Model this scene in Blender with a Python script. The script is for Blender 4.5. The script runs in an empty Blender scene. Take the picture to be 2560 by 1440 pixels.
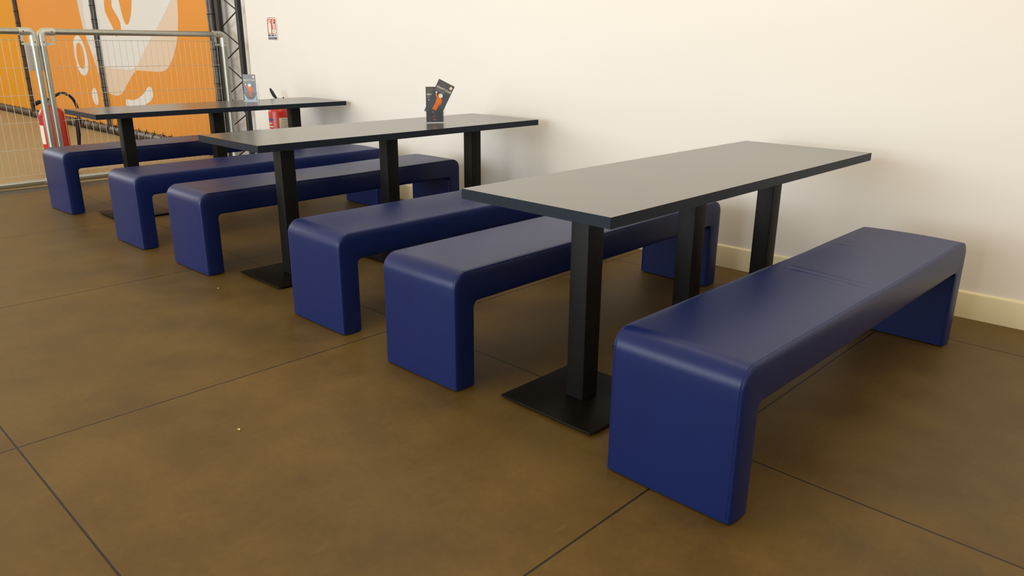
import bpy, math, random
from mathutils import Vector, Matrix
random.seed(7)
C = bpy.context.scene.collection
SC = bpy.context.scene

# ---------------------------------------------------------------- camera
CAM = Vector((3.6603, -3.8572, 1.2099))
RT = Vector((0.72631728, 0.68732355, 0.00703881))
UP = Vector((-0.21568854, 0.2181781, 0.95177559))
FW = Vector((-0.65264206, 0.69280925, -0.30671434))
cd = bpy.data.cameras.new('camera')
cam = bpy.data.objects.new('camera', cd); C.objects.link(cam)
m = Matrix((RT, UP, -FW)).transposed().to_4x4(); m.translation = CAM
cam.matrix_world = m
cd.sensor_fit = 'HORIZONTAL'; cd.sensor_width = 36.0; cd.lens = 36.0 * 1888.88 / 2560.0
cd.clip_start = 0.05; cd.clip_end = 200
SC.camera = cam

# ---------------------------------------------------------------- exposure, world, light
SC.view_settings.view_transform = 'Standard'
SC.view_settings.look = 'None'
SC.view_settings.exposure = 0.0
SC.view_settings.gamma = 1.0
SC.view_settings.use_curve_mapping = False
world = bpy.data.worlds.new('world'); SC.world = world; world.use_nodes = True
bg = world.node_tree.nodes['Background']
bg.inputs[0].default_value = (1.0, 0.835, 0.56, 1); bg.inputs[1].default_value = 0.94

def area(name, loc, target, sx, sy, power, col):
    l = bpy.data.lights.new(name, 'AREA'); l.shape = 'RECTANGLE'; l.size = sx; l.size_y = sy
    l.energy = power; l.color = col
    o = bpy.data.objects.new(name, l); C.objects.link(o); o.location = loc
    o.rotation_euler = (Vector(target) - Vector(loc)).to_track_quat('-Z', 'Y').to_euler()
    return o
area('daylight_window_front', (-1.0, -9.5, 1.75), (0.5, 0, 1.2), 9.0, 3.4, 560, (0.83, 0.94, 1.0))
area('daylight_window_hall', (-14.0, -5.5, 3.6), (-6, 0, 1.0), 6.0, 3.0, 190, (0.93, 0.97, 1.0))
area('added_warm_fill', (1.5, -1.6, 4.6), (1.5, 0, 1.2), 5.0, 1.0, 60, (1.0, 0.88, 0.68))  # added warm fill to yellow the upper wall, no lamp known there

# ---------------------------------------------------------------- materials
def mat(name, col, rough=0.5, metal=0.0, spec=0.5, noise=None, bump=None, trans=0.0, ior=1.45, alpha=1.0, coat=0.0):
    """noise=(scale, second colour, detail); bump=(scale, strength, distance)"""
    M = bpy.data.materials.new(name); M.use_nodes = True
    nt = M.node_tree; b = nt.nodes['Principled BSDF']
    b.inputs['Base Color'].default_value = (*col, 1); b.inputs['Roughness'].default_value = rough
    b.inputs['Metallic'].default_value = metal; b.inputs['Specular IOR Level'].default_value = spec
    b.inputs['IOR'].default_value = ior; b.inputs['Coat Weight'].default_value = coat
    if trans: b.inputs['Transmission Weight'].default_value = trans
    tc = nt.nodes.new('ShaderNodeTexCoord')
    if noise:
        n = nt.nodes.new('ShaderNodeTexNoise'); n.inputs['Scale'].default_value = noise[0]; n.inputs['Detail'].default_value = noise[2]
        r = nt.nodes.new('ShaderNodeMixRGB'); r.inputs[1].default_value = (*col, 1); r.inputs[2].default_value = (*noise[1], 1)
        nt.links.new(tc.outputs['Object'], n.inputs['Vector']); nt.links.new(n.outputs['Fac'], r.inputs[0]); nt.links.new(r.outputs[0], b.inputs['Base Color'])
    if bump:
        n = nt.nodes.new('ShaderNodeTexNoise'); n.inputs['Scale'].default_value = bump[0]; n.inputs['Detail'].default_value = 4
        bp = nt.nodes.new('ShaderNodeBump'); bp.inputs['Strength'].default_value = bump[1]; bp.inputs['Distance'].default_value = bump[2]
        nt.links.new(tc.outputs['Object'], n.inputs['Vector']); nt.links.new(n.outputs['Fac'], bp.inputs['Height']); nt.links.new(bp.outputs[0], b.inputs['Normal'])
    return M

M = {}
M['wall'] = mat('white_plaster', (0.82, 0.785, 0.765), 0.7, spec=0.2, noise=(3, (0.80, 0.765, 0.745), 3), bump=(60, 0.05, 0.002))
M['skirting'] = mat('bounce_tinted_skirting', (0.74, 0.66, 0.47), 0.45, noise=(5, (0.71, 0.63, 0.44), 2))  # yellow bounce off the floor is put into this colour
M['leather'] = mat('blue_leatherette', (0.004, 0.0135, 0.094), 0.36, spec=0.34, noise=(9, (0.003, 0.010, 0.075), 4), bump=(450, 0.10, 0.001))
M['thread'] = mat('blue_thread', (0.012, 0.018, 0.085), 0.6)
M['glide'] = mat('black_plastic', (0.008, 0.008, 0.009), 0.5)
M['column'] = mat('black_brushed_steel', (0.009, 0.0085, 0.0075), 0.42, spec=0.16, noise=(30, (0.006, 0.006, 0.006), 3), bump=(200, 0.05, 0.0005))
M['base'] = mat('black_powder_coat', (0.007, 0.0055, 0.004), 0.42, spec=0.12, noise=(12, (0.005, 0.004, 0.003), 4), bump=(300, 0.15, 0.0008))
M['edge'] = mat('slate_edge_band', (0.007, 0.013, 0.025), 0.42, spec=0.22)
M['galv'] = mat('galvanised_steel', (0.50, 0.51, 0.47), 0.38, metal=0.85, noise=(40, (0.34, 0.35, 0.32), 4))
M['zinc'] = mat('zinc_fitting', (0.66, 0.67, 0.63), 0.42, metal=0.7, noise=(60, (0.50, 0.51, 0.48), 4))
M['wire'] = mat('wire_steel', (0.60, 0.57, 0.50), 0.40, metal=0.6)
M['orange'] = mat('orange_vinyl', (0.69, 0.275, 0.030), 0.6, spec=0.2, noise=(1.5, (0.66, 0.26, 0.034), 2))
M['yellow'] = mat('lit_through_vinyl', (0.66, 0.28, 0.006), 0.6, spec=0.15, noise=(1.5, (0.63, 0.27, 0.008), 2))  # yellow of light passing through the vinyl is painted into the base
M['p_white'] = mat('white_print', (0.66, 0.665, 0.68), 0.6, spec=0.2)
M['p_tint'] = mat('pale_tint_print', (0.60, 0.57, 0.56), 0.6, spec=0.2)
M['p_peach'] = mat('peach_print', (0.66, 0.53, 0.43), 0.6, spec=0.2)
M['padding'] = mat('black_padding', (0.022, 0.018, 0.018), 0.32, spec=0.6, noise=(18, (0.035, 0.028, 0.026), 4), bump=(14, 0.5, 0.01))
M['padding_brown'] = mat('brown_padding', (0.055, 0.028, 0.018), 0.5, noise=(14, (0.035, 0.018, 0.014), 4), bump=(14, 0.5, 0.01))
M['truss'] = mat('black_steel', (0.013, 0.011, 0.010), 0.45)
M['tie'] = mat('black_nylon', (0.006, 0.006, 0.006), 0.5)
M['trim_dark'] = mat('dark_threshold', (0.050, 0.036, 0.022), 0.5, noise=(9, (0.035, 0.026, 0.016), 4))
M['trim_light'] = mat('beige_edge_trim', (0.36, 0.27, 0.15), 0.5)
M['mat_floor'] = mat('beige_matting', (0.40, 0.29, 0.155), 0.75, spec=0.2, noise=(0.8, (0.34, 0.25, 0.13), 4))
M['red'] = mat('red_enamel', (0.50, 0.022, 0.012), 0.3, spec=0.6)
M['red_dark'] = mat('crimson_band', (0.40, 0.012, 0.022), 0.4)
M['rubber'] = mat('black_rubber', (0.010, 0.008, 0.008), 0.45)
M['brass'] = mat('grey_valve_metal', (0.30, 0.27, 0.22), 0.35, metal=0.8)
M['white'] = mat('white_paper', (0.78, 0.76, 0.70), 0.5)
M['cream'] = mat('cream_card', (0.66, 0.60, 0.46), 0.5)
M['sign_red'] = mat('sign_red', (0.52, 0.075, 0.05), 0.5)
M['sign_blue'] = mat('sign_navy', (0.055, 0.075, 0.13), 0.5)
M['blue_print'] = mat('blue_print', (0.04, 0.07, 0.24), 0.5)
M['grey_text'] = mat('grey_print', (0.22, 0.22, 0.22), 0.5)
M['slate'] = mat('slate_gloss_paper', (0.070, 0.088, 0.125), 0.3, coat=0.3, noise=(25, (0.090, 0.102, 0.130), 2))  # base raised so the colour carries the sheen on the paper
M['slate_top'] = mat('slate_band_paper', (0.105, 0.108, 0.116), 0.3, coat=0.3)
M['paper_grey'] = mat('pale_grey_print', (0.30, 0.31, 0.33), 0.4)
M['coral'] = mat('coral_print', (0.45, 0.16, 0.12), 0.5)
M['suit'] = mat('orange_print', (0.80, 0.19, 0.04), 0.5)
M['suit_dark'] = mat('dark_orange_print', (0.42, 0.07, 0.02), 0.5)
M['pale_blue'] = mat('pale_blue_area', (0.50, 0.62, 0.78), 0.4)
M['acrylic'] = mat('clear_acrylic', (0.97, 0.98, 0.99), 0.02, trans=1.0, ior=1.16)
M['acrylic_edge'] = mat('polished_acrylic_edge', (0.72, 0.74, 0.78), 0.2, spec=0.8)
M['crumb'] = mat('straw_crumb', (0.60, 0.50, 0.22), 0.7)
M['crumb_grey'] = mat('grey_fluff', (0.42, 0.36, 0.28), 0.8)

# floor: large rectified tiles with thin dark joints, slightly turned against the wall
def floor_material():
    F = bpy.data.materials.new('grey_brown_stone_tiles'); F.use_nodes = True
    nt = F.node_tree; L = nt.links; b = nt.nodes['Principled BSDF']
    N = lambda t: nt.nodes.new(t)
    tc = N('ShaderNodeTexCoord'); mp = N('ShaderNodeMapping'); mp.inputs['Rotation'].default_value = (0, 0, math.radians(0.634))
    L.new(tc.outputs['Object'], mp.inputs[0]); sp = N('ShaderNodeSeparateXYZ'); L.new(mp.outputs[0], sp.inputs[0])
    def mth(op, a, b_=None):
        n = N('ShaderNodeMath'); n.operation = op
        for i, v in enumerate((a, b_)):
            if v is None: continue
            if isinstance(v, (int, float)): n.inputs[i].default_value = v
            else: L.new(v, n.inputs[i])
        return n.outputs[0]
    ds, ids = [], []
    for s, o, p in ((sp.outputs[0], -0.3936, 1.537), (sp.outputs[1], -0.2787, 1.551)):
        q = mth('DIVIDE', mth('SUBTRACT', s, o), p)
        ids.append(mth('FLOOR', q))
        f = mth('SUBTRACT', mth('FRACT', mth('ADD', q, 0.5)), 0.5)
        ds.append(mth('MULTIPLY', mth('ABSOLUTE', f), p))
    d = mth('MINIMUM', ds[0], ds[1])
    mr = N('ShaderNodeMapRange'); mr.inputs['From Min'].default_value = 0.0022; mr.inputs['From Max'].default_value = 0.0042
    L.new(d, mr.inputs['Value'])
    n1 = N('ShaderNodeTexNoise'); n1.inputs['Scale'].default_value = 3.2; n1.inputs['Detail'].default_value = 6; n1.inputs['Roughness'].default_value = 0.6
    n2 = N('ShaderNodeTexNoise'); n2.inputs['Scale'].default_value = 45; n2.inputs['Detail'].default_value = 6
    L.new(tc.outputs['Object'], n1.inputs[0]); L.new(tc.outputs['Object'], n2.inputs[0])
    cr = N('ShaderNodeValToRGB'); cr.color_ramp.elements[0].position = 0.36; cr.color_ramp.elements[1].position = 0.64
    cr.color_ramp.elements[0].color = (0.101, 0.057, 0.0125, 1); cr.color_ramp.elements[1].color = (0.142, 0.084, 0.020, 1)
    L.new(n1.outputs['Fac'], cr.inputs[0])
    mx = N('ShaderNodeMixRGB'); mx.blend_type = 'MULTIPLY'; mx.inputs[0].default_value = 0.28
    L.new(cr.outputs[0], mx.inputs[1]); L.new(n2.outputs['Fac'], mx.inputs[2])
    wn = N('ShaderNodeTexWhiteNoise'); cb = N('ShaderNodeCombineXYZ'); L.new(ids[0], cb.inputs[0]); L.new(ids[1], cb.inputs[1]); L.new(cb.outputs[0], wn.inputs['Vector'])
    vr = N('ShaderNodeMapRange'); vr.inputs['To Min'].default_value = 0.95; vr.inputs['To Max'].default_value = 1.05; L.new(wn.outputs['Value'], vr.inputs['Value'])
    m3 = N('ShaderNodeMixRGB'); m3.blend_type = 'MULTIPLY'; m3.inputs[0].default_value = 1; L.new(mx.outputs[0], m3.inputs[1]); L.new(vr.outputs[0], m3.inputs[2])
    # faint scuffs: stretched noise thresholded
    mp2 = N('ShaderNodeMapping'); mp2.inputs['Scale'].default_value = (9, 2.2, 1); mp2.inputs['Rotation'].default_value = (0, 0, 0.7)
    L.new(tc.outputs['Object'], mp2.inputs[0]); n3 = N('ShaderNodeTexNoise'); n3.inputs['Scale'].default_value = 3.0; n3.inputs['Detail'].default_value = 8; n3.inputs['Roughness'].default_value = 0.7
    L.new(mp2.outputs[0], n3.inputs[0])
    s3 = N('ShaderNodeMapRange'); s3.inputs['From Min'].default_value = 0.60; s3.inputs['From Max'].default_value = 0.72; s3.inputs['To Max'].default_value = 0.35; L.new(n3.outputs['Fac'], s3.inputs['Value'])
    m4 = N('ShaderNodeMixRGB'); m4.inputs[2].default_value = (0.165, 0.105, 0.042, 1); L.new(s3.outputs[0], m4.inputs[0]); L.new(m3.outputs[0], m4.inputs[1])
    m5 = N('ShaderNodeMixRGB'); m5.inputs[1].default_value = (0.020, 0.012, 0.006, 1); L.new(mr.outputs[0], m5.inputs[0]); L.new(m4.outputs[0], m5.inputs[2])
    L.new(m5.outputs[0], b.inputs['Base Color'])
    rr = N('ShaderNodeMapRange'); rr.inputs['To Min'].default_value = 0.42; rr.inputs['To Max'].default_value = 0.58; L.new(n1.outputs['Fac'], rr.inputs['Value'])
    L.new(rr.outputs[0], b.inputs['Roughness']); b.inputs['Specular IOR Level'].default_value = 0.28
    bp = N('ShaderNodeBump'); bp.inputs['Strength'].default_value = 0.5; bp.inputs['Distance'].default_value = 0.002; L.new(mr.outputs[0], bp.inputs['Height'])
    L.new(bp.outputs[0], b.inputs['Normal'])
    return F
M['floor'] = floor_material()

def tabletop_material():
    F = mat('charcoal_wood_laminate', (0.05, 0.05, 0.05), 0.21, spec=0.9)
    nt = F.node_tree; L = nt.links; b = nt.nodes['Principled BSDF']; tc = nt.nodes['Texture Coordinate']
    mp = nt.nodes.new('ShaderNodeMapping'); mp.inputs['Scale'].default_value = (60, 2.0, 10); L.new(tc.outputs['Object'], mp.inputs[0])
    n = nt.nodes.new('ShaderNodeTexNoise'); n.inputs['Scale'].default_value = 2.5; n.inputs['Detail'].default_value = 6; L.new(mp.outputs[0], n.inputs[0])
    cr = nt.nodes.new('ShaderNodeValToRGB'); cr.color_ramp.elements[0].color = (0.070, 0.069, 0.069, 1); cr.color_ramp.elements[1].color = (0.110, 0.105, 0.098, 1)
    cr.color_ramp.elements[0].position = 0.3; cr.color_ramp.elements[1].position = 0.7
    L.new(n.outputs['Fac'], cr.inputs[0]); L.new(cr.outputs[0], b.inputs['Base Color'])
    bp = nt.nodes.new('ShaderNodeBump'); bp.inputs['Strength'].default_value = 0.12; bp.inputs['Distance'].default_value = 0.0006
    L.new(n.outputs['Fac'], bp.inputs['Height']); L.new(bp.outputs[0], b.inputs['Normal'])
    return F
M['top'] = tabletop_material()

# ---------------------------------------------------------------- mesh helpers
class MB:
    def __init__(s): s.v = []; s.f = []
    def add(s, vs, fs):
        o = len(s.v); s.v += [tuple(v) for v in vs]; s.f += [tuple(i + o for i in f) for f in fs]; return s
    def box(s, a, b, r=0.0):
        x0, y0, z0 = a; x1, y1, z1 = b
        if r <= 0:
            vs = [(x, y, z) for z in (z0, z1) for y in (y0, y1) for x in (x0, x1)]
            fs = [(0, 2, 3, 1), (4, 5, 7, 6), (0, 1, 5, 4), (2, 6, 7, 3), (0, 4, 6, 2), (1, 3, 7, 5)]
            return s.add(vs, fs)
        # bevelled: rounded-rect rings
        def ring(ins, z, n=3):
            out = []; rr = max(r - ins, 1e-5) if ins < r else 1e-5
            for cx, cy, a0 in ((x1 - r, y1 - r, 0), (x0 + r, y1 - r, 90), (x0 + r, y0 + r, 180), (x1 - r, y0 + r, 270)):
                for k in range(n + 1):
                    t = math.radians(a0 + 90 * k / n); out.append((cx + rr * math.cos(t), cy + rr * math.sin(t), z))
            return out
        zr = min(r, (z1 - z0) * 0.45); rings = []
        for k in range(4):
            t = math.radians(90 * k / 3); rings.append(ring(zr * (1 - math.sin(t)), z0 + zr * (1 - math.cos(t))))
        for k in range(4):
            t = math.radians(90 * k / 3); rings.append(ring(zr * (1 - math.cos(t)), z1 - zr * (1 - math.sin(t))))
        return s.loft(rings, True, True)
    def loft(s, rings, closed=True, caps=False):
        n = len(rings[0]); vs = [p for r in rings for p in r]; fs = []
        for i in range(len(rings) - 1):
            for j in range(n if closed else n - 1):
                k = (j + 1) % n
                fs.append((i * n + j, i * n + k, (i + 1) * n + k, (i + 1) * n + j))
        if caps:
            fs.append(tuple(reversed(range(n)))); fs.append(tuple((len(rings) - 1) * n + j for j in range(n)))
        return s.add(vs, fs)
    def tube(s, pts, r, n=14, closed=False, caps=True, taper=None):
        P = [Vector(p) for p in pts]; rings = []; prev = None
        for i, p in enumerate(P):
            if closed: d = (P[(i + 1) % len(P)] - P[i - 1])
            else: d = (P[min(i + 1, len(P) - 1)] - P[max(i - 1, 0)])
            d.normalize()
            if prev is None:
                a = Vector((0, 0, 1)) if abs(d.z) < 0.9 else Vector((1, 0, 0)); u = d.cross(a).normalized()
            else: u = (prev - d * prev.dot(d)).normalized()
            prev = u; w = d.cross(u); rr = r if taper is None else taper[i]
            rings.append([tuple(p + (u * math.cos(2 * math.pi * k / n) + w * math.sin(2 * math.pi * k / n)) * rr) for k in range(n)])
        if closed: rings.append(rings[0]); caps = False
        return s.loft(rings, True, caps)
    def lathe(s, prof, c=(0, 0, 0), n=32):
        rings = [[(c[0] + r * math.cos(2 * math.pi * k / n), c[1] + r * math.sin(2 * math.pi * k / n), c[2] + z) for k in range(n)] for r, z in prof]
        return s.loft(rings, True, True)
    def prism(s, pts, y0, y1):
        """pts = (x, z) outline extruded along y"""
        n = len(pts)
        vs = [(x, y0, z) for x, z in pts] + [(x, y1, z) for x, z in pts]
        fs = [tuple(range(n)), tuple(reversed(range(n, 2 * n)))] + [(j, j + n, (j + 1) % n + n, (j + 1) % n) for j in range(n)]
        return s.add(vs, fs)
    def build(s, name, m, parent=None, sharp=35):
        me = bpy.data.meshes.new(name); me.from_pydata(s.v, [], s.f); me.validate(); 
        import bmesh
        bm = bmesh.new(); bm.from_mesh(me); bmesh.ops.remove_doubles(bm, verts=bm.verts, dist=1e-6)
        bmesh.ops.recalc_face_normals(bm, faces=bm.faces); bm.to_mesh(me); bm.free()
        me.materials.append(m)
        for p in me.polygons: p.use_smooth = True
        me.set_sharp_from_angle(angle=math.radians(sharp))
        o = bpy.data.objects.new(name, me); C.objects.link(o)
        if parent: o.parent = parent
        return o

def thing(name, label, cat, loc=(0, 0, 0), rz=0.0, group=None):
    o = bpy.data.objects.new(name, None); C.objects.link(o); o.location = loc; o.rotation_euler = (0, 0, rz)
    o.empty_display_size = 0.1
    o['label'] = label; o['category'] = cat
    if group: o['group'] = group
    return o
def tag(o, label, cat, group=None):
    o['label'] = label; o['category'] = cat
    if group: o['group'] = group
    return o
def struct(name, mb, m, sharp=35):
    o = mb.build(name, m, None, sharp); o['kind'] = 'structure'; return o
def copy_tree(o, parent=None):
    c = o.copy(); C.objects.link(c)
    if parent: c.parent = parent
    for ch in [x for x in bpy.data.objects if x.parent == o]: copy_tree(ch, c)
    return c
def text_mesh(name, body, size, m, parent, loc, width=None, spacing=1.0, extrude=0.0002):
    """text lying in the parent's x-z plane, facing -y"""
    cu = bpy.data.curves.new(name, 'FONT'); cu.body = body; cu.size = size; cu.extrude = extrude; cu.align_x = 'CENTER'; cu.align_y = 'CENTER'
    cu.space_character = spacing; cu.offset = size * 0.02
    t = bpy.data.objects.new(name, cu); C.objects.link(t)
    dg = bpy.context.evaluated_depsgraph_get(); me = bpy.data.meshes.new_from_object(t.evaluated_get(dg))
    bpy.data.objects.remove(t)
    xs = [v.co.x for v in me.vertices]; w = max(xs) - min(xs); sx = (width / w) if width else 1.0
    for v in me.vertices:
        x, y, z = v.co; v.co = (x * sx + loc[0], loc[1] - z, y + loc[2])
    me.materials.clear(); me.materials.append(m); me.name = name
    o = bpy.data.objects.new(name, me); C.objects.link(o); o.parent = parent
    return o

# ---------------------------------------------------------------- setting
NX = 0.0181
ang = math.atan(NX)
def slab(x0, y0, x1, y1, z=0.0, th=0.1): return MB().box((x0, y0, z - th), (x1, y1, z))
struct('floor', slab(-3.58, -12, 6.5, 0.6), M['floor'])
struct('trim_1', slab(-3.82, -12, -3.58, 0.6), M['trim_dark'])
struct('trim_2', slab(-3.865, -12, -3.82, 0.6, 0.001), M['trim_light'])
struct('floor.001', slab(-20, -12, -3.865, 0.6), M['mat_floor'])
wb = MB(); ol = [(7, 0), (7, 0.2), (-3.52, 0.2)]      # plan outline; end rounding added for gradual shade where the wall steps back
for k in range(13):
    t = math.radians(90 * k / 12); ol.append((-3.52 + 0.14 * (1 - math.sin(math.pi / 2 - t)) - 0.0, 0.14 * (1 - math.sin(t))))
n_ = len(ol); wb.add([(x, y, 0) for x, y in ol] + [(x, y, 5.0) for x, y in ol], [tuple(range(n_)), tuple(reversed(range(n_, 2 * n_)))] + [(q, (q + 1) % n_, (q + 1) % n_ + n_, q + n_) for q in range(n_)])
wl = struct('wall_right', wb, M['wall']); wl.rotation_euler = (0, 0, ang)
struct('wall_far', MB().box((-20, 0.135, 0), (-3.53, 0.335, 3.0)), M['wall'])   # the wall steps back beside the lattice column
bs = MB()
prof = [(0, 0), (-0.013, 0), (-0.013, 0.117), (-0.010, 0.1235), (-0.004, 0.1265), (0, 0.1275)]
bs.loft([[(x, y, z) for y, z in prof] for x in (-3.38, 7)], True, True)
b_ = struct('baseboard_right', bs, M['skirting'], 50); b_.rotation_euler = (0, 0, ang)

# ---------------------------------------------------------------- benches
BL, BD, BH, BT, BB = 1.8727, 0.4077, 0.450, 0.0954, 0.1212
def bench_paths():
    R, ri, g = 0.060, 0.022, 0.006   # outer radius, inner radius, glide height
    outer, inner, leg = [], [], []
    zs = BH - BB - ri - 0.004
    K = 8
    zl = [g + (zs - g) * k / K for k in range(K + 1)]
    for z in zl: outer.append((0, z)); inner.append((BT, z))
    n = 8
    zo = BH - R
    outer.append((0, zs + (zo - zs) * 0.6)); inner.append((BT, zs + 0.002))
    for k in range(n + 1):
        a = math.radians(180 - 90 * k / n); outer.append((R + R * math.cos(a), zo + R * math.sin(a)))
        inner.append((BT + ri + ri * math.cos(a), BH - BB - ri + ri * math.sin(a)))
    m_ = 110; x0 = BT + ri; 
    for k in range(1, m_ + 1):
        t = k / m_
        outer.append((R + (BL / 2 - R) * t, BH)); inner.append((x0 + (BL / 2 - x0) * t, BH - BB))
    mo = [(BL - y, z) for y, z in reversed(outer[:-1])]; mi = [(BL - y, z) for y, z in reversed(inner[:-1])]
    return outer + mo, inner + mi, K
def normals(path, sgn):
    out = []
    for i, p in enumerate(path):
        a = path[max(i - 1, 0)]; b = path[min(i + 1, len(path) - 1)]
        dy, dz = b[0] - a[0], b[1] - a[1]; l = math.hypot(dy, dz) or 1
        out.append((-dz / l * sgn, dy / l * sgn))
    return out
def wrinkle(kind, x, y):
    """height change on the seat top; x across 0..BD, y along 0..BL"""
    z = 0.0022 * math.sin(3.1 * y + 1.3 * kind) * math.sin(math.pi * x / BD)
    g = lambda t, s: math.exp(-(t / s) ** 2)
    if kind == 6:      # creases pulled across the middle of the nearest bench
        for cy, sl, x0, x1, am, s in ((0.962, -0.13, 0.05, 0.36, 0.0026, 0.012), (0.925, -0.12, 0.14, 0.31, 0.0013, 0.011), (1.43, 0.12, 0.02, 0.11, 0.0018, 0.010)):
            w = max(0, min(1, (x - x0) / 0.05)) * max(0, min(1, (x1 - x) / 0.05))
            z += am * g(y - cy - sl * x, s) * w - am * 0.7 * g(y - cy - sl * x - 0.024, s * 1.2) * w
        z -= 0.004 * g(y - 1.15, 0.25)
    elif kind in (1, 2):
        z += 0.0025 * g(y - 0.30 - 0.25 * x, 0.014) * max(0, min(1, x / 0.05)) * max(0, min(1, (0.30 - x) / 0.1))
    elif kind == 3:
        z -= 0.004 * g(y - 1.0, 0.3)
    return z
def make_bench(kind, label, corner, rot):
    c, s = math.cos(rot), math.sin(rot)
    cx, cy = corner[0] + c * BD / 2 - s * BL / 2, corner[1] + s * BD / 2 + c * BL / 2
    root = thing('bench', label, 'bench', (cx, cy, 0), rot, 'blue leatherette benches')
    outer, inner, K = bench_paths(); no = normals(outer, 1); ni = normals(inner, -1)
    secs = [(0.0, 0.0068), (0.001, 0.0038), (0.003, 0.0014), (0.0055, 0.0003), (0.0068, 0.0003), (0.0078, 0.0018), (0.0090, 0.0018), (0.0100, 0.0003), (0.014, 0.0), (0.024, -0.0006), (0.035, -0.001)]
    xs = secs + [(0.035 + (BD - 0.07) * k / 24, -0.001 - 0.0020 * math.sin(math.pi * k / 24)) for k in range(1, 24)] + [(BD - a, b) for a, b in reversed(secs)]
    N = len(outer)
    def P(path, nr, i, x, ins):
        y, z = path[i]; n = nr[i]; y2, z2 = y - n[0] * ins, z - n[1] * ins
        if path is outer and z > BH - 0.012: z2 += wrinkle(kind, x, y) * min(1, (z - (BH - 0.012)) / 0.01)
        return (x - BD / 2, y2 - BL / 2, z2)
    def part(i0, i1, name, capz=False):
        mb = MB(); idx = list(range(i0, i1 + 1)); ns = len(xs); W = len(idx)
        # outer and inner skins
        mb.loft([[P(outer, no, i, x, ins) for i in idx] for x, ins in xs], False)
        mb.loft([[P(inner, ni, i, x, ins) for i in idx] for x, ins in xs], False)
        # side panels, gently pillowed
        for xe, ins, sg in ((xs[0][0], xs[0][1], -1), (xs[-1][0], xs[-1][1], 1)):
            rows = []
            for t in (0, 0.06, 0.2, 0.5, 0.8, 0.94, 1):
                row = []
                bulge = 0.0035 * (1 - (2 * t - 1) ** 4)
                for i in idx:
                    a = P(outer, no, i, xe, ins); b = P(inner, ni, i, xe, ins)
                    row.append((a[0] + sg * bulge, a[1] + (b[1] - a[1]) * t, a[2] + (b[2] - a[2]) * t))
                rows.append(row)
            mb.loft(rows, False)
        if capz:   # undersides of the legs
            for i in ([i0] if i0 == 0 else [i1]):
                mb.loft([[P(outer, no, i, x, ins) for x, ins in xs], [P(inner, ni, i, x, ins) for x, ins in xs]], False)
        return mb.build(name, M['leather'], root, 60)
    part(K, N - 1 - K, 'seat')
    l1 = part(0, K, 'leg', True); l2 = part(N - 1 - K, N - 1, 'leg', True)
    for lg, y0 in ((l1, BT / 2), (l2, BL - BT / 2)):
        for x in (0.04, BD - 0.04):
            MB().lathe([(0.016, 0), (0.018, 0.002), (0.018, 0.0062)], (x - BD / 2, y0 - BL / 2, 0), 16).build('glide', M['glide'], lg)
    for x in (0.0084, BD - 0.0084):
        pts = [P(outer, no, i, x, 0.0014) for i in range(N)]
        MB().tube(pts, 0.0009, 6).build('seam', M['thread'], root)
    return root

BENCH = [
 (1, 'blue leatherette bench farthest from the camera, directly in front of the metal barriers', (-2.8036, -2.1387), 1.977),
 (2, 'blue bench between the farthest table and the middle table, farther one of that pair', (-1.4293, -2.1656), 0.812),
 (3, 'blue bench tucked along the far side of the middle table, its wall end showing', (-0.6273, -2.1408), 0.535),
 (4, 'blue bench on the near side of the middle table, right of its base plate', (0.6315, -2.1306), -0.369),
 (5, 'blue bench on the far side of the nearest table, its leg wrinkled near the wall', (1.3909, -2.1728), -0.023),
 (6, 'blue bench nearest the camera at far right, with creases across its seat', (2.5031, -2.2108), -1.189),
]
for k, lab, cn, rt_ in BENCH: make_bench(k, lab, cn, math.radians(rt_))

# ---------------------------------------------------------------- tables
TL, TW, TT, TH = 1.9593, 0.6236, 0.0346, 0.750
def make_table(label, corner, rot, yos):
    c, s = math.cos(rot), math.sin(rot)
    root = thing('dining_table', label, 'table', (corner[0] + c * TW / 2 - s * TL / 2, corner[1] + s * TW / 2 + c * TL / 2, 0), rot, 'long black tables')
    hx, hy = TW / 2, TL / 2
    top = MB().box((-hx + 0.001, -hy + 0.001, TH - TT), (hx - 0.001, hy - 0.001, TH)).build('tabletop', M['top'], root)
    e = MB(); z0, z1 = TH - TT, TH - 0.0007
    e.box((-hx, -hy, z0), (hx, -hy + 0.0015, z1)); e.box((-hx, hy - 0.0015, z0), (hx, hy, z1))
    e.box((-hx, -hy, z0), (-hx + 0.0015, hy, z1)); e.box((hx - 0.0015, -hy, z0), (hx, hy, z1))
    e.build('edge_band', M['edge'], top)
    for yo in yos:
        x, y = 0.3352 - hx, yo - hy
        MB().box((x - 0.0378, y - 0.041, 0.0165), (x + 0.0378, y + 0.041, TH - TT), 0.003).build('column', M['column'], root)
        pl = MB().box((x - 0.2056, y - 0.2056, 0.0085), (x + 0.2056, y + 0.2056, 0.0165), 0.0035).build('base_plate', M['base'], root)
        for dx in (-0.175, 0.175):
            for dy in (-0.175, 0.175):
                MB().lathe([(0.014, 0), (0.016, 0.002), (0.016, 0.0088)], (x + dx, y + dy, 0), 14).build('glide', M['glide'], pl)
    return root
make_table('long dark table nearest the camera with a bare top', (1.8143, -2.1469), math.radians(-0.838), (0.262, 0.924, 1.578))
make_table('middle of the three dark tables, leaflet holder with a crooked leaflet near its far end', (-0.2771, -2.0760), math.radians(-0.553), (0.293, 0.972, 1.643))
make_table('farthest dark table, beside the mesh barriers, with an upright leaflet holder', (-2.4533, -2.0411), math.radians(-0.351), (0.281, 0.955, 1.630))

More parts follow.
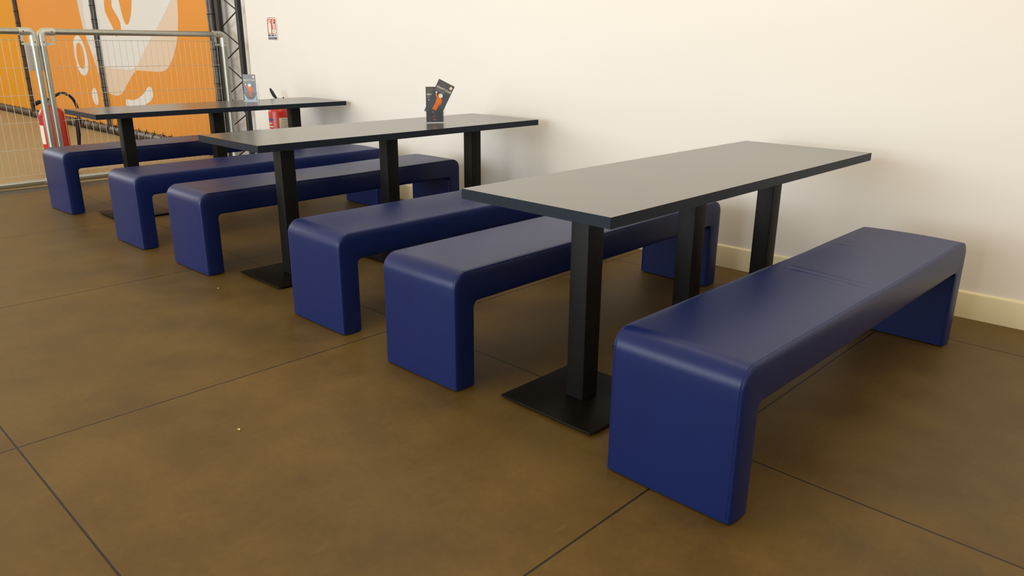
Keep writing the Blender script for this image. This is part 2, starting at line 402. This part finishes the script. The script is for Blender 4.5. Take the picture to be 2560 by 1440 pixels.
# ---------------------------------------------------------------- mesh barriers
def barrier(label, y0, x0, y1, x1):
    """upright-to-upright from (x0,y0) to (x1,y1); local x runs along the barrier"""
    L = math.hypot(x1 - x0, y1 - y0); a = math.atan2(y1 - y0, x1 - x0); r = 0.0255; H = 1.287; zb = 0.0295
    root = thing('crowd_barrier', label, 'barrier', (x0, y0, 0), a, 'galvanised mesh barriers')
    MB().tube([(0.05, 0, H), (L - 0.05, 0, H)], r, 20).build('top_rail', M['galv'], root)
    MB().tube([(0.05, 0, zb), (L - 0.05, 0, zb)], r, 20).build('bottom_rail', M['galv'], root)
    for x in (0, L):
        MB().tube([(x, 0, 0.07), (x, 0, H - 0.05)], r, 20).build('upright', M['galv'], root)
    for x, sx in ((0, 1), (L, -1)):
        for z, sz in ((H, -1), (zb, 1)):
            R = 0.034; pts = [(x + sx * 0.105, 0, z), (x + sx * 0.09, 0, z)]
            for k in range(9):
                t = math.radians(90 * k / 8); pts.append((x + sx * (R - R * math.sin(t)), 0, z + sz * (R - R * math.cos(t))))
            pts += [(x, 0, z + sz * 0.105), (x, 0, z + sz * 0.118)]
            rr = 0.0285 if sz > 0 else 0.0315
            f = MB().tube(pts, rr, 20, taper=[rr] * len(pts)).build('elbow_fitting', M['zinc'], root)
            for px, pz in ((x + sx * 0.075, z), (x, z + sz * 0.085)):
                MB().tube([(px, 0.022, pz), (px, rr + 0.0012, pz)], 0.005, 8).build('set_screw', M['rubber'], f)
                MB().tube([(px, -0.022, pz), (px, -rr - 0.0012, pz)], 0.005, 8).build('set_screw', M['rubber'], f)
    # wire mesh
    w = MB(); xa, xb = 0.075, L - 0.075; zt, zl = 1.219, 0.095
    hz = [1.219, 0.992, 0.766, 0.541, 0.316, 0.095]
    for z in hz: w.tube([(xa - 0.012, 0.0045, z), (xb + 0.012, 0.0045, z)], 0.0022, 8)
    n = round((xb - xa) / 0.0565)
    for k in range(n + 1):
        x = xa + (xb - xa) * k / n; w.tube([(x, 0, zl - 0.01), (x, 0, zt + 0.006)], 0.0021, 8)
    w.build('wire_mesh', M['wire'], root)
    for x, sx in ((0, 1), (L, -1)):
        for z, sz in ((H, -1), (zb, 1)):
            b = MB(); b.box((x + sx * 0.085 - 0.011, -0.006, min(z, z + sz * 0.082)), (x + sx * 0.085 + 0.011, -0.002, max(z, z + sz * 0.082)))
            b.build('bracket', M['zinc'], root)
            b = MB(); zz = z + sz * 0.100
            b.box((min(x, x + sx * 0.095), -0.0075, zz - 0.010), (max(x, x + sx * 0.095), -0.0035, zz + 0.010)); b.build('bracket', M['zinc'], root)
            MB().tube([(x, 0, zz - 0.011), (x, 0, zz + 0.011)], 0.0275, 16).build('clamp_band', M['zinc'], root)
    return root
barrier('galvanised mesh barrier behind the farthest table, ending beside the lattice column', -1.685, -3.915, -0.030, -3.975)
barrier('galvanised mesh barrier cut off by the left edge of the photo', -3.40, -3.83, -1.754, -3.905)
pl = MB().box((-4.005, -1.80, 0.965), (-3.998, -1.655, 1.190), 0.002).build('blank_panel', M['p_tint'])
tag(pl, 'pale blank panel showing behind the two adjoining barrier uprights', 'panel')
for y in (-1.765, -1.69):
    MB().tube([(-4.004, y, 1.15), (-3.935, y, 1.15)], 0.004, 8).build('fixing_clip', M['zinc'], pl)

# ---------------------------------------------------------------- banner on its padded frame
YB = 0.04
frame = thing('pipe_scaffold', 'dark padded pipe frame holding the orange banner, standing behind the barriers', 'frame', (-7.5, YB, 0))
def fx(x): return x + 7.5
POSTS = [-4.29, -7.58, -10.92, -14.25, -17.6]
for i, x in enumerate(POSTS):
    r = 0.055 if i == 0 else 0.054
    pts = [(fx(x) , 0, 0.0 + 3.1 * k / 30) for k in range(31)]
    MB().tube(pts, r, 20, taper=[r * (1 - 0.06 * (k % 2)) for k in range(31)]).build('post', M['padding'] if i < 2 else M['padding_brown'], frame)
for a, b in zip(POSTS[:-1], POSTS[1:]):
    n = 24; pts = [(fx(a) - 0.05 + (fx(b) - fx(a) + 0.1) * k / n, 0.0, 0.062) for k in range(n + 1)]
    MB().tube(pts, 0.058, 16, taper=[0.060 - 0.004 * (k % 2) for k in range(n + 1)]).build('bottom_rail', M['padding'] if a > -6.5 else M['padding_brown'], frame)
def tie(p, axis, r):
    mb = MB(); n = 20
    if axis == 'z': pts = [(p[0] + r * math.cos(2 * math.pi * k / n), r * math.sin(2 * math.pi * k / n), p[2]) for k in range(n)]
    else: pts = [(p[0], r * math.cos(2 * math.pi * k / n), p[2] + r * math.sin(2 * math.pi * k / n)) for k in range(n)]
    mb.tube(pts, 0.0035, 6, closed=True)
    if axis == 'z': mb.tube([(p[0] + r * 0.7, -r * 0.7, p[2]), (p[0] + r + 0.02, -r - 0.012, p[2] + 0.004)], 0.0035, 6)
    else: mb.tube([(p[0], -r * 0.3, p[2] + r), (p[0] + 0.03, -r * 0.3 - 0.01, p[2] + r + 0.035)], 0.0035, 6)
    return mb.build('cable_tie', M['tie'], frame)
for i, x in enumerate(POSTS[:3]):
    for k in range(9): tie((fx(x), 0, 0.28 + 0.172 * k), 'z', 0.058)
for k in range(12): tie((fx(-4.65 - 0.245 * k), 0, 0.062), 'x', 0.062)
for k in range(10): tie((fx(-7.95 - 0.29 * k), 0, 0.062), 'x', 0.062)

def clip(poly, xmin, xmax):
    for lim, sg in ((xmin, 1), (xmax, -1)):
        out = []
        for i, p in enumerate(poly):
            q = poly[i - 1]; ip = sg * (p[0] - lim) >= 0; iq = sg * (q[0] - lim) >= 0
            if ip != iq:
                t = (lim - q[0]) / (p[0] - q[0]); out.append((lim, q[1] + t * (p[1] - q[1])))
            if ip: out.append(p)
        poly = out
        if not poly: return []
    return poly
def smooth(poly, lim, it=2):
    """corner-cutting that leaves sharp corners (turning more than lim degrees) alone"""
    pts = []
    for i, p in enumerate(poly):
        a, b = poly[i - 1], poly[(i + 1) % len(poly)]
        t = math.degrees(math.atan2(b[1] - p[1], b[0] - p[0]) - math.atan2(p[1] - a[1], p[0] - a[0])); t = abs((t + 180) % 360 - 180)
        pts.append((p[0], p[1], t > lim))
    for _ in range(it):
        out = []
        for i, p in enumerate(pts):
            if p[2]: out.append(p); continue
            a, b = pts[i - 1], pts[(i + 1) % len(pts)]
            out.append((p[0] * .75 + a[0] * .25, p[1] * .75 + a[1] * .25, False)); out.append((p[0] * .75 + b[0] * .25, p[1] * .75 + b[1] * .25, False))
        pts = out
    return [(p[0], p[1]) for p in pts]
ART = [
 ('peach_shape', 'p_peach', 0, [(-7.977, 1.166), (-7.897, 1.01), (-7.785, 0.824), (-7.684, 0.686), (-7.606, 0.595), (-7.497, 0.547), (-7.35, 0.528), (-7.185, 0.526), (-7.034, 0.563), (-6.899, 0.64), (-6.695, 0.766), (-6.48, 0.87), (-6.117, 0.87), (-5.76, 0.871), (-5.632, 0.888), (-5.524, 0.922), (-5.402, 1.004), (-5.286, 1.111), (-5.198, 1.232), (-5.118, 1.4), (-5.086, 1.545), (-5.073, 1.656), (-5.08, 2.0), (-5.3, 2.45), (-5.8, 2.7), (-7.5, 2.7), (-8.0, 2.4), (-8.2, 2.0), (-8.16, 1.753), (-8.13, 1.59), (-8.1, 1.394), (-8.036, 1.269)], 24),
 ('white_shape', 'p_white', 1, [(-8.16, 1.753), (-8.13, 1.59), (-8.1, 1.394), (-8.036, 1.269), (-7.977, 1.166), (-7.869, 1.073), (-7.721, 0.972), (-7.573, 0.913), (-7.389, 0.876), (-6.995, 0.871), (-6.48, 0.87), (-6.155, 1.102), (-5.867, 1.267), (-5.529, 1.457), (-5.214, 1.66), (-5.16, 1.72), (-5.2, 2.0), (-5.45, 2.4), (-5.85, 2.65), (-7.45, 2.65), (-7.95, 2.37), (-8.17, 2.0)], 40),
 ('tint_shape', 'p_tint', 2, [(-8.16, 1.753), (-8.1, 1.394), (-7.977, 1.166), (-7.886, 1.166), (-7.947, 1.331), (-7.994, 1.587), (-7.949, 1.747)], 40),
 ('orange_shape', 'orange', 3, [(-7.159, 1.8), (-7.217, 1.618), (-7.191, 1.55), (-7.115, 1.472), (-7.028, 1.389), (-6.987, 1.326), (-6.957, 1.268), (-6.778, 1.325), (-6.756, 1.382), (-6.765, 1.457), (-6.851, 1.534), (-6.96, 1.621), (-6.958, 1.659), (-6.909, 1.8)], 60),
 ('orange_shape', 'orange', 3, [(-6.73, 1.8), (-6.69, 1.614), (-6.658, 1.502), (-6.62, 1.436), (-6.58, 1.408), (-6.516, 1.412), (-6.448, 1.462), (-6.362, 1.561), (-6.265, 1.8)], 60),
 ('white_ring', 'p_white', 1, [(-8.365, 1.296), (-8.474, 1.27), (-8.549, 1.216), (-8.596, 1.119), (-8.606, 0.967), (-8.549, 0.847), (-8.472, 0.773), (-8.358, 0.743), (-8.238, 0.763), (-8.148, 0.825), (-8.103, 0.922), (-8.112, 1.07), (-8.18, 1.191), (-8.267, 1.27)], 90),
 ('ring_centre', 'orange', 2, [(-8.382, 1.195), (-8.461, 1.163), (-8.509, 1.066), (-8.513, 0.957), (-8.473, 0.871), (-8.392, 0.84), (-8.296, 0.843), (-8.244, 0.887), (-8.212, 0.989), (-8.217, 1.111), (-8.279, 1.18)], 90),
 ('white_spot', 'p_white', 1, [(-8.035, 0.598), (-8.11, 0.568), (-8.151, 0.512), (-8.149, 0.446), (-8.1, 0.383), (-8.021, 0.354), (-7.947, 0.386), (-7.928, 0.463), (-7.939, 0.543), (-7.978, 0.59)], 90),
 ('white_curve', 'p_white', 1, [(-6.911, 0.503), (-6.719, 0.493), (-6.556, 0.521), (-6.403, 0.568), (-6.274, 0.623), (-6.196, 0.674), (-6.131, 0.691), (-6.064, 0.679), (-6.05, 0.58), (-6.128, 0.524), (-6.237, 0.485), (-6.57, 0.40), (-6.925, 0.385), (-6.963, 0.47)], 90),
]
BAYS = [(-7.58, -4.335, 'orange', 'orange banner bay with the white and peach shape, right of the middle dark post'),
        (-10.92, -7.58, 'orange', 'orange banner bay between two dark posts, with the white ring and spot'),
        (-14.25, -10.92, 'yellow', 'banner bay tinted amber for light through it, at the left edge of the photo'),
        (-17.6, -14.25, 'yellow', 'banner bay tinted amber for light through it, beyond the left edge of the photo')]
for x0, x1, mt, lab in BAYS[:3]:
    # scalloped lower hem between the ties
    hem = []; n = 13
    for i in range(n * 6 + 1):
        t = i / (n * 6); x = x0 + (x1 - x0) * t; hem.append((x, 0.108 + 0.018 * abs(math.sin(math.pi * t * n))))
    outl = hem + [(x1, 2.9), (x0, 2.9)]
    c0 = (x0 + x1) / 2
    o = MB().prism([(x - c0, z) for x, z in outl], -0.0015, 0.0015).build('banner', M[mt]); o.location = (c0, YB, 0)
    tag(o, lab, 'banner', 'printed banner bays')
    for nm, mm, lv, poly, lim in ART:
        p = clip(smooth(poly, lim), x0, x1)
        if len(p) > 2:
            MB().prism([(x - c0, z) for x, z in p], -0.0018 - 0.0006 * lv, -0.0015).build(nm, M[mm], o)

# ---------------------------------------------------------------- lattice column
tr = thing('lattice_column', 'black steel lattice column with zigzag bracing where the white wall steps back', 'column', (-3.95, YB, 0))
MB().box((-0.25, -0.07, 0), (0.27, 0.07, 0.012), 0.003).build('foot_plate', M['truss'], tr)
for x, y, r in ((-0.205, 0, 0.034), (0.210, 0, 0.031)):
    MB().tube([(x, y, 0.011), (x, y, 3.4)], r, 18).build('chord', M['truss'], tr)
for i in range(10):
    z = 0.178 + 0.333 * i
    for sg_ in (-1, 1):
        MB().tube([(0.185, 0, z), (-0.20, 0, z + sg_ * 0.1665)], 0.0065, 8).build('brace', M['truss'], tr)

# ---------------------------------------------------------------- wall sign
def strips(mb, x0, x1, z0, n, dz, h, y0, y1, jit=0.15):
    for i in range(n):
        w = (x1 - x0) * (1 - jit * random.random()); mb.box((x0, y0, z0 - i * dz - h), (x0 + w, y1, z0 - i * dz))
sg = thing('safety_sign', 'small red and white fire extinguisher sign high on the white wall', 'sign', (-2.965, -0.0545, 1.3345))
sw, sh = 0.088, 0.102
MB().box((-sw, -0.0015, -sh), (sw, 0.0015, sh), 0.001).build('backing', M['white'], sg)
MB().box((-0.075, -0.0022, -0.045), (0.075, -0.0014, 0.080)).build('red_field', M['sign_red'], sg)
e = MB()
e.prism([(-0.060, -0.040), (-0.012, -0.040), (-0.012, 0.035), (-0.018, 0.050), (-0.030, 0.056), (-0.030, 0.064), (-0.004, 0.064), (-0.004, 0.071), (-0.055, 0.071), (-0.066, 0.055), (-0.060, 0.052), (-0.050, 0.063), (-0.042, 0.063), (-0.042, 0.056), (-0.054, 0.050), (-0.060, 0.035)], -0.0028, -0.0021)
e.build('extinguisher_pictogram', M['white'], sg)
e = MB()
e.prism([(0.006, -0.040), (0.068, -0.040), (0.068, -0.008), (0.006, -0.008)], -0.0028, -0.0021)
for a in (0, 1, 2, 3):
    zz = 0.0 + a * 0.016; e.prism([(0.018 - a * 0.003, zz), (0.060, zz - 0.004), (0.070, zz + 0.010), (0.050, zz + 0.006), (0.022 - a * 0.003, zz + 0.012)], -0.0028, -0.0021)
e.prism([(0.020, 0.062), (0.030, 0.076), (0.050, 0.052), (0.064, 0.050), (0.058, 0.042), (0.034, 0.048)], -0.0028, -0.0021)
e.build('flame_pictogram', M['white'], sg)
MB().box((0.030, -0.0033, -0.028), (0.042, -0.0027, -0.016)).build('flame_mark', M['grey_text'], sg)
e = MB(); strips(e, -0.072, 0.074, 0.096, 2, 0.006, 0.0035, -0.0022, -0.0014, 0.1); e.build('caption', M['coral'], sg)
e = MB(); e.box((-0.075, -0.0022, -0.070), (-0.045, -0.0014, -0.050)); e.box((-0.005, -0.0022, -0.070), (0.022, -0.0014, -0.050)); e.build('class_box', M['sign_blue'], sg)
MB().box((-0.044, -0.0022, -0.070), (-0.006, -0.0014, -0.050)).build('class_box', M['paper_grey'], sg)
MB().box((0.028, -0.0022, -0.068), (0.074, -0.0014, -0.052)).build('class_box', M['paper_grey'], sg)
MB().box((-0.075, -0.0022, -0.096), (0.076, -0.0014, -0.076)).build('blue_field', M['sign_blue'], sg)
e = MB(); strips(e, -0.06, 0.05, -0.081, 2, 0.007, 0.003, -0.0028, -0.0021, 0.3); e.build('caption', M['paper_grey'], sg)

# ---------------------------------------------------------------- fire extinguishers
def curved_patch(cx, cy, R, a0, a1, z0, z1, dr=0.0008, n=10):
    mb = MB(); ins, out = [], []
    rings = []
    for k in range(n + 1):
        a = math.radians(a0 + (a1 - a0) * k / n); c, s = math.cos(a), math.sin(a)
        rings.append([(cx + (R - 0.001) * c, cy + (R - 0.001) * s, z0), (cx + (R + dr) * c, cy + (R + dr) * s, z0), (cx + (R + dr) * c, cy + (R + dr) * s, z1), (cx + (R - 0.001) * c, cy + (R - 0.001) * s, z1)])
    return mb.loft(rings, True, True)
ex = thing('fire_extinguisher', 'red fire extinguisher with a cream card hung on the wall behind the farthest table', 'fire extinguisher', (-2.795, -0.1495, -0.035))
R = 0.099
MB().lathe([(0.02, 0.155), (0.08, 0.158), (R - 0.002, 0.17), (R, 0.185), (R, 0.635), (R - 0.006, 0.662), (R - 0.028, 0.690), (0.035, 0.704), (0.022, 0.710), (0.022, 0.722)], n=40).build('cylinder', M['red'], ex)
MB().lathe([(0.020, 0.718), (0.024, 0.722), (0.024, 0.742), (0.016, 0.750), (0.016, 0.762), (0.004, 0.764)], n=20).build('valve', M['brass'], ex)
lv = MB(); lv.tube([(-0.01, -0.010, 0.752), (-0.030, -0.024, 0.785), (-0.046, -0.036, 0.822), (-0.056, -0.044, 0.848)], 0.012, 10, taper=[0.010, 0.015, 0.014, 0.007]); lv.build('lever', M['rubber'], ex)
MB().tube([(0.0, 0, 0.755), (0.045, 0.01, 0.762), (0.085, 0.012, 0.745)], 0.009, 10).build('carry_handle', M['zinc'], ex)
MB().tube([(0.088, 0.0, 0.735), (0.090, 0.0, 0.775)], 0.007, 8).build('pin', M['rubber'], ex)
MB().tube([(-0.02, -0.01, 0.735), (-0.08, -0.03, 0.72), (-0.118, 0.02, 0.60), (-0.116, 0.03, 0.40), (-0.112, 0.03, 0.25)], 0.011, 10).build('hose', M['rubber'], ex)
# the camera sees the bearing of about -28 degrees (facing +x -y)
av = math.degrees(math.atan2(-3.70, 6.60))
curved_patch(0, 0, R, av - 88, av - 38, 0.565, 0.585).build('blue_stripe', M['blue_print'], ex)
f = MB()
for z, a0, a1 in ((0.540, -80, -48), (0.512, -82, -40), (0.486, -76, -44), (0.456, -84, -38), (0.424, -78, -46), (0.392, -82, -42), (0.360, -80, -44)):
    v = curved_patch(0, 0, R, av + a0, av + a1, z - 0.006, z + 0.007); f.add(v.v, v.f)
f.build('white_pictograms', M['p_peach'], ex)
cardp = curved_patch(0, 0, R + 0.001, av - 6, av + 44, 0.46, 0.592).build('inspection_card', M['cream'], ex)
f = MB()
v = curved_patch(0, 0, R + 0.0022, av + 6, av + 36, 0.575, 0.580); f.add(v.v, v.f)
for i in range(5):
    v = curved_patch(0, 0, R + 0.0022, av + 1, av + 37 - 6 * (i % 2), 0.555 - i * 0.017, 0.5568 - i * 0.017); f.add(v.v, v.f)
f.build('card_lines', M['grey_text'], cardp)
MB().box((-0.03, R - 0.008, 0.45), (0.03, 0.0985, 0.62)).build('wall_bracket', M['rubber'], ex)

ex2 = thing('fire_extinguisher', 'large red floor-standing fire extinguisher with black hose behind the barrier uprights', 'fire extinguisher', (-4.37, -1.582, 0))
R = 0.112
MB().lathe([(0.10, 0), (R - 0.004, 0.003), (R, 0.02), (R, 0.535), (R - 0.006, 0.575), (R - 0.028, 0.612), (R - 0.065, 0.634), (0.036, 0.640), (0.034, 0.652)], n=40).build('cylinder', M['red'], ex2)
MB().lathe([(0.040, 0.648), (0.046, 0.652), (0.046, 0.668), (0.030, 0.674), (0.022, 0.690), (0.006, 0.692)], n=24).build('neck_ring', M['brass'], ex2)
MB().tube([(0.0, -0.02, 0.69), (0.0, 0.0, 0.70), (0.01, 0.035, 0.690)], 0.014, 10).build('valve', M['rubber'], ex2)
MB().tube([(0.02, -0.03, 0.690), (0.02, -0.09, 0.680), (0.015, -0.150, 0.655)], 0.016, 10, taper=[0.014, 0.017, 0.022]).build('grip', M['rubber'], ex2)
hp = [(0.0, 0.02, 0.70), (0.03, 0.055, 0.735), (0.04, 0.10, 0.752), (0.04, 0.15, 0.735), (0.04, 0.19, 0.69), (0.04, 0.212, 0.62), (0.04, 0.212, 0.54), (0.04, 0.205, 0.46), (0.045, 0.19, 0.38), (0.05, 0.178, 0.30)]
def spline(P, n=6):
    P = [Vector(p) for p in P]; out = []
    for i in range(len(P) - 1):
        a, b, c, d = P[max(i - 1, 0)], P[i], P[i + 1], P[min(i + 2, len(P) - 1)]
        for k in range(n):
            t = k / n; out.append(0.5 * ((2 * b) + (c - a) * t + (2 * a - 5 * b + 4 * c - d) * t * t + (3 * b - a - 3 * c + d) * t ** 3))
    return out + [P[-1]]
MB().tube(spline(hp), 0.0125, 12).build('hose', M['rubber'], ex2)
MB().tube([(0.045, 0.205, 0.52), (0.05, 0.19, 0.42), (0.055, 0.172, 0.27)], 0.02, 12, taper=[0.030, 0.022, 0.014]).build('nozzle', M['rubber'], ex2)
av = math.degrees(math.atan2(-2.3, 8.0))
curved_patch(0, 0, R, av - 92, av - 48, 0.30, 0.47).build('white_label', M['white'], ex2)
curved_patch(0, 0, R, av - 92, av - 48, 0.475, 0.56).build('crimson_label', M['red_dark'], ex2)

# ---------------------------------------------------------------- leaflets
def ell(cx, cz, rx, rz, n=20, rot=0.0):
    c, s = math.cos(rot), math.sin(rot)
    return [(cx + rx * math.cos(2 * math.pi * k / n) * c - rz * math.sin(2 * math.pi * k / n) * s, cz + rx * math.cos(2 * math.pi * k / n) * s + rz * math.sin(2 * math.pi * k / n) * c) for k in range(n)]
def leaflet(label, parentless_matrix, blue_foot=False, thick=0.0016, group=None):
    """leaflet: local x width, local z height, front faces -y; base at z=0"""
    root = thing('leaflet', label, 'leaflet', group=group)
    root.matrix_world = parentless_matrix
    w, h = 0.0525, 0.210
    MB().box((-w, 0, 0), (w, thick, h)).build('sheet', M['slate'], root)
    MB().box((-w, -0.0004, h - 0.066), (w, 0, h)).build('header_band', M['slate_top'], root)
    a, b = -0.0010, -0.0004
    e = MB(); strips(e, -0.040, 0.006, h - 0.013, 3, 0.0075, 0.0008, a, b, 0.3); e.build('small_print', M['paper_grey'], root)
    text_mesh('title_text', 'GRAVITY CLUB', 0.0165, M['white'], root, (0.0, -0.0010, h - 0.045), width=0.092)
    e = MB(); strips(e, -0.044, 0.018, h - 0.0575, 2, 0.0055, 0.0022, a, b, 0.1); e.build('small_print', M['paper_grey'], root)
    MB().prism(ell(0.036, h - 0.020, 0.011, 0.011), a, b).build('round_logo', M['coral'], root)
    MB().prism(ell(0.036, h - 0.020, 0.0085, 0.0085), a - 0.0004, a).build('round_logo', M['white'], root)
    # waving figure in an orange suit with a white round helmet
    f = thing_fig = MB()
    f.prism([(-0.016, 0.112), (0.013, 0.112), (0.016, 0.100), (0.012, 0.075), (-0.012, 0.073), (-0.014, 0.090)], a, b)      # torso
    f.prism([(-0.012, 0.075), (0.001, 0.075), (0.000, 0.050), (-0.002, 0.030), (-0.013, 0.030), (-0.012, 0.050)], a, b)      # leg
    f.prism([(0.0015, 0.075), (0.013, 0.075), (0.013, 0.050), (0.012, 0.030), (0.001, 0.030), (0.0015, 0.050)], a, b)       # leg
    f.prism([(-0.013, 0.111), (-0.017, 0.103), (-0.028, 0.112), (-0.035, 0.126), (-0.028, 0.129), (-0.022, 0.118)], a, b)    # raised arm
    f.prism([(0.012, 0.111), (0.018, 0.106), (0.023, 0.090), (0.020, 0.070), (0.014, 0.071), (0.016, 0.090), (0.011, 0.100)], a, b)
    f.build('figure_suit', M['suit'], root)
    MB().box((-0.0002, a - 0.0003, 0.034), (0.0012, a, 0.070)).build('suit_leg_line', M['suit_dark'], root)  # printed dark line between the legs
    g = MB(); g.prism(ell(-0.001, 0.124, 0.0135, 0.0130), a - 0.0004, b); g.prism(ell(-0.033, 0.132, 0.0050, 0.0060), a - 0.0004, b)
    g.build('figure_helmet', M['white'], root)
    if blue_foot:
        e = MB(); e.prism([(-w, 0.001), (w - 0.004, 0.001), (w - 0.004, 0.050), (w - 0.014, 0.030), (0.020, 0.014), (-0.018, 0.010), (-0.034, 0.026), (-w, 0.060)], -0.0006, 0)  # pale blue area along the lower edge of the sheet
        e.build('pale_foot', M['pale_blue'], root)
        MB().prism([(-0.016, 0.012), (-0.008, 0.028), (0.004, 0.022), (0.014, 0.026), (0.018, 0.010)], a, b).build('figure_boots', M['grey_text'], root)
    else:
        e = MB(); e.prism(ell(-0.003, 0.016, 0.006, 0.005), a, b); e.prism(ell(0.006, 0.013, 0.003, 0.003), a, b); e.build('footer_mark', M['coral'], root)
    return root
def holder(label, loc, rz, tilt=0.0):
    root = thing('leaflet_holder', label, 'leaflet holder', loc, rz)
    w = 0.060; t = 0.0016; d = 0.034
    MB().box((-w, -d, 0), (w, 0.004, t)).build('foot', M['acrylic'], root)
    MB().box((-w, 0.0, t), (w, t, 0.150)).build('back_panel', M['acrylic'], root)
    MB().box((-w, -d, t), (w, -d + t, 0.085)).build('front_panel', M['acrylic'], root)
    for x in (-w, w - t): MB().box((x, -d + t, t), (x + t, 0, 0.072)).build('side_panel', M['acrylic'], root)
    e = MB(); e.box((-w, -d - 0.0008, -0.0), (w, -d, 0.0028)); e.box((-w - 0.0008, -d, 0.0), (-w, -d + t, 0.085)); e.box((w, -d, 0.0), (w + 0.0008, -d + t, 0.085))
    e.box((w, -0.001, 0.0), (w + 0.001, 0.0015, 0.150)); e.build('edge_strip', M['acrylic_edge'], root)
    return root
def face(loc, rz, lean=0.0, roll=0.0):
    return Matrix.Translation(loc) @ Matrix.Rotation(rz, 4, 'Z') @ Matrix.Rotation(lean, 4, 'X') @ Matrix.Rotation(roll, 4, 'Y')
Z = TH + 0.0
# middle table: view bearing from the holder to the camera
hl = Vector((0.060, -0.738, Z)); rz2 = math.atan2(CAM.y - hl.y, CAM.x - hl.x) + math.pi / 2 + math.radians(6)
holder('clear leaflet holder on the middle table, stuffed with two leaflets', hl, rz2)
R2 = Matrix.Rotation(rz2, 4, 'Z')
def off(base, R_, x, y, z): return base + (R_ @ Vector((x, y, z)))
leaflet('upright leaflet half hidden at the back of the middle table holder', face(off(hl, R2, 0.000, -0.006, 0.003), rz2), group=None)
leaflet('crooked leaflet leaning out to the right of the middle table holder', face(off(hl, R2, -0.020, -0.022, 0.050), rz2, math.radians(2), math.radians(27)))
h1 = Vector((-2.310, -0.667, Z)); rz1 = math.atan2(CAM.y - h1.y, CAM.x - h1.x) + math.pi / 2 - math.radians(22)
holder('clear leaflet holder on the farthest table', h1, rz1)
R1 = Matrix.Rotation(rz1, 4, 'Z')
leaflet('leaflet with a pale blue foot standing straight in the farthest table holder', face(off(h1, R1, 0, -0.026, 0.003), rz1), blue_foot=True)

# ---------------------------------------------------------------- crumbs on the floor
for i, (x, y, m_, lab, s_) in enumerate(((1.492, -2.858, 'crumb', 'tiny yellow crumb alone in the open floor at lower left of centre', 1.0),
                                    (0.016, -2.200, 'crumb_grey', 'tiny pale fluff on the floor near the base plate of the middle table', 0.8))):
    pts = spline([(-0.006 * s_, -0.003, 0.0022), (-0.002, 0.003 * s_, 0.0022), (0.004 * s_, 0.002, 0.0024), (0.006 * s_, -0.003, 0.0022)], 4)
    o = MB().tube([(p.x, p.y, p.z) for p in pts], 0.0022, 8, taper=[0.0012 + 0.001 * math.sin(math.pi * k / (len(pts) - 1)) for k in range(len(pts))]).build('crumb', M[m_])
    o.location = (x, y, 0); tag(o, lab, 'crumb')
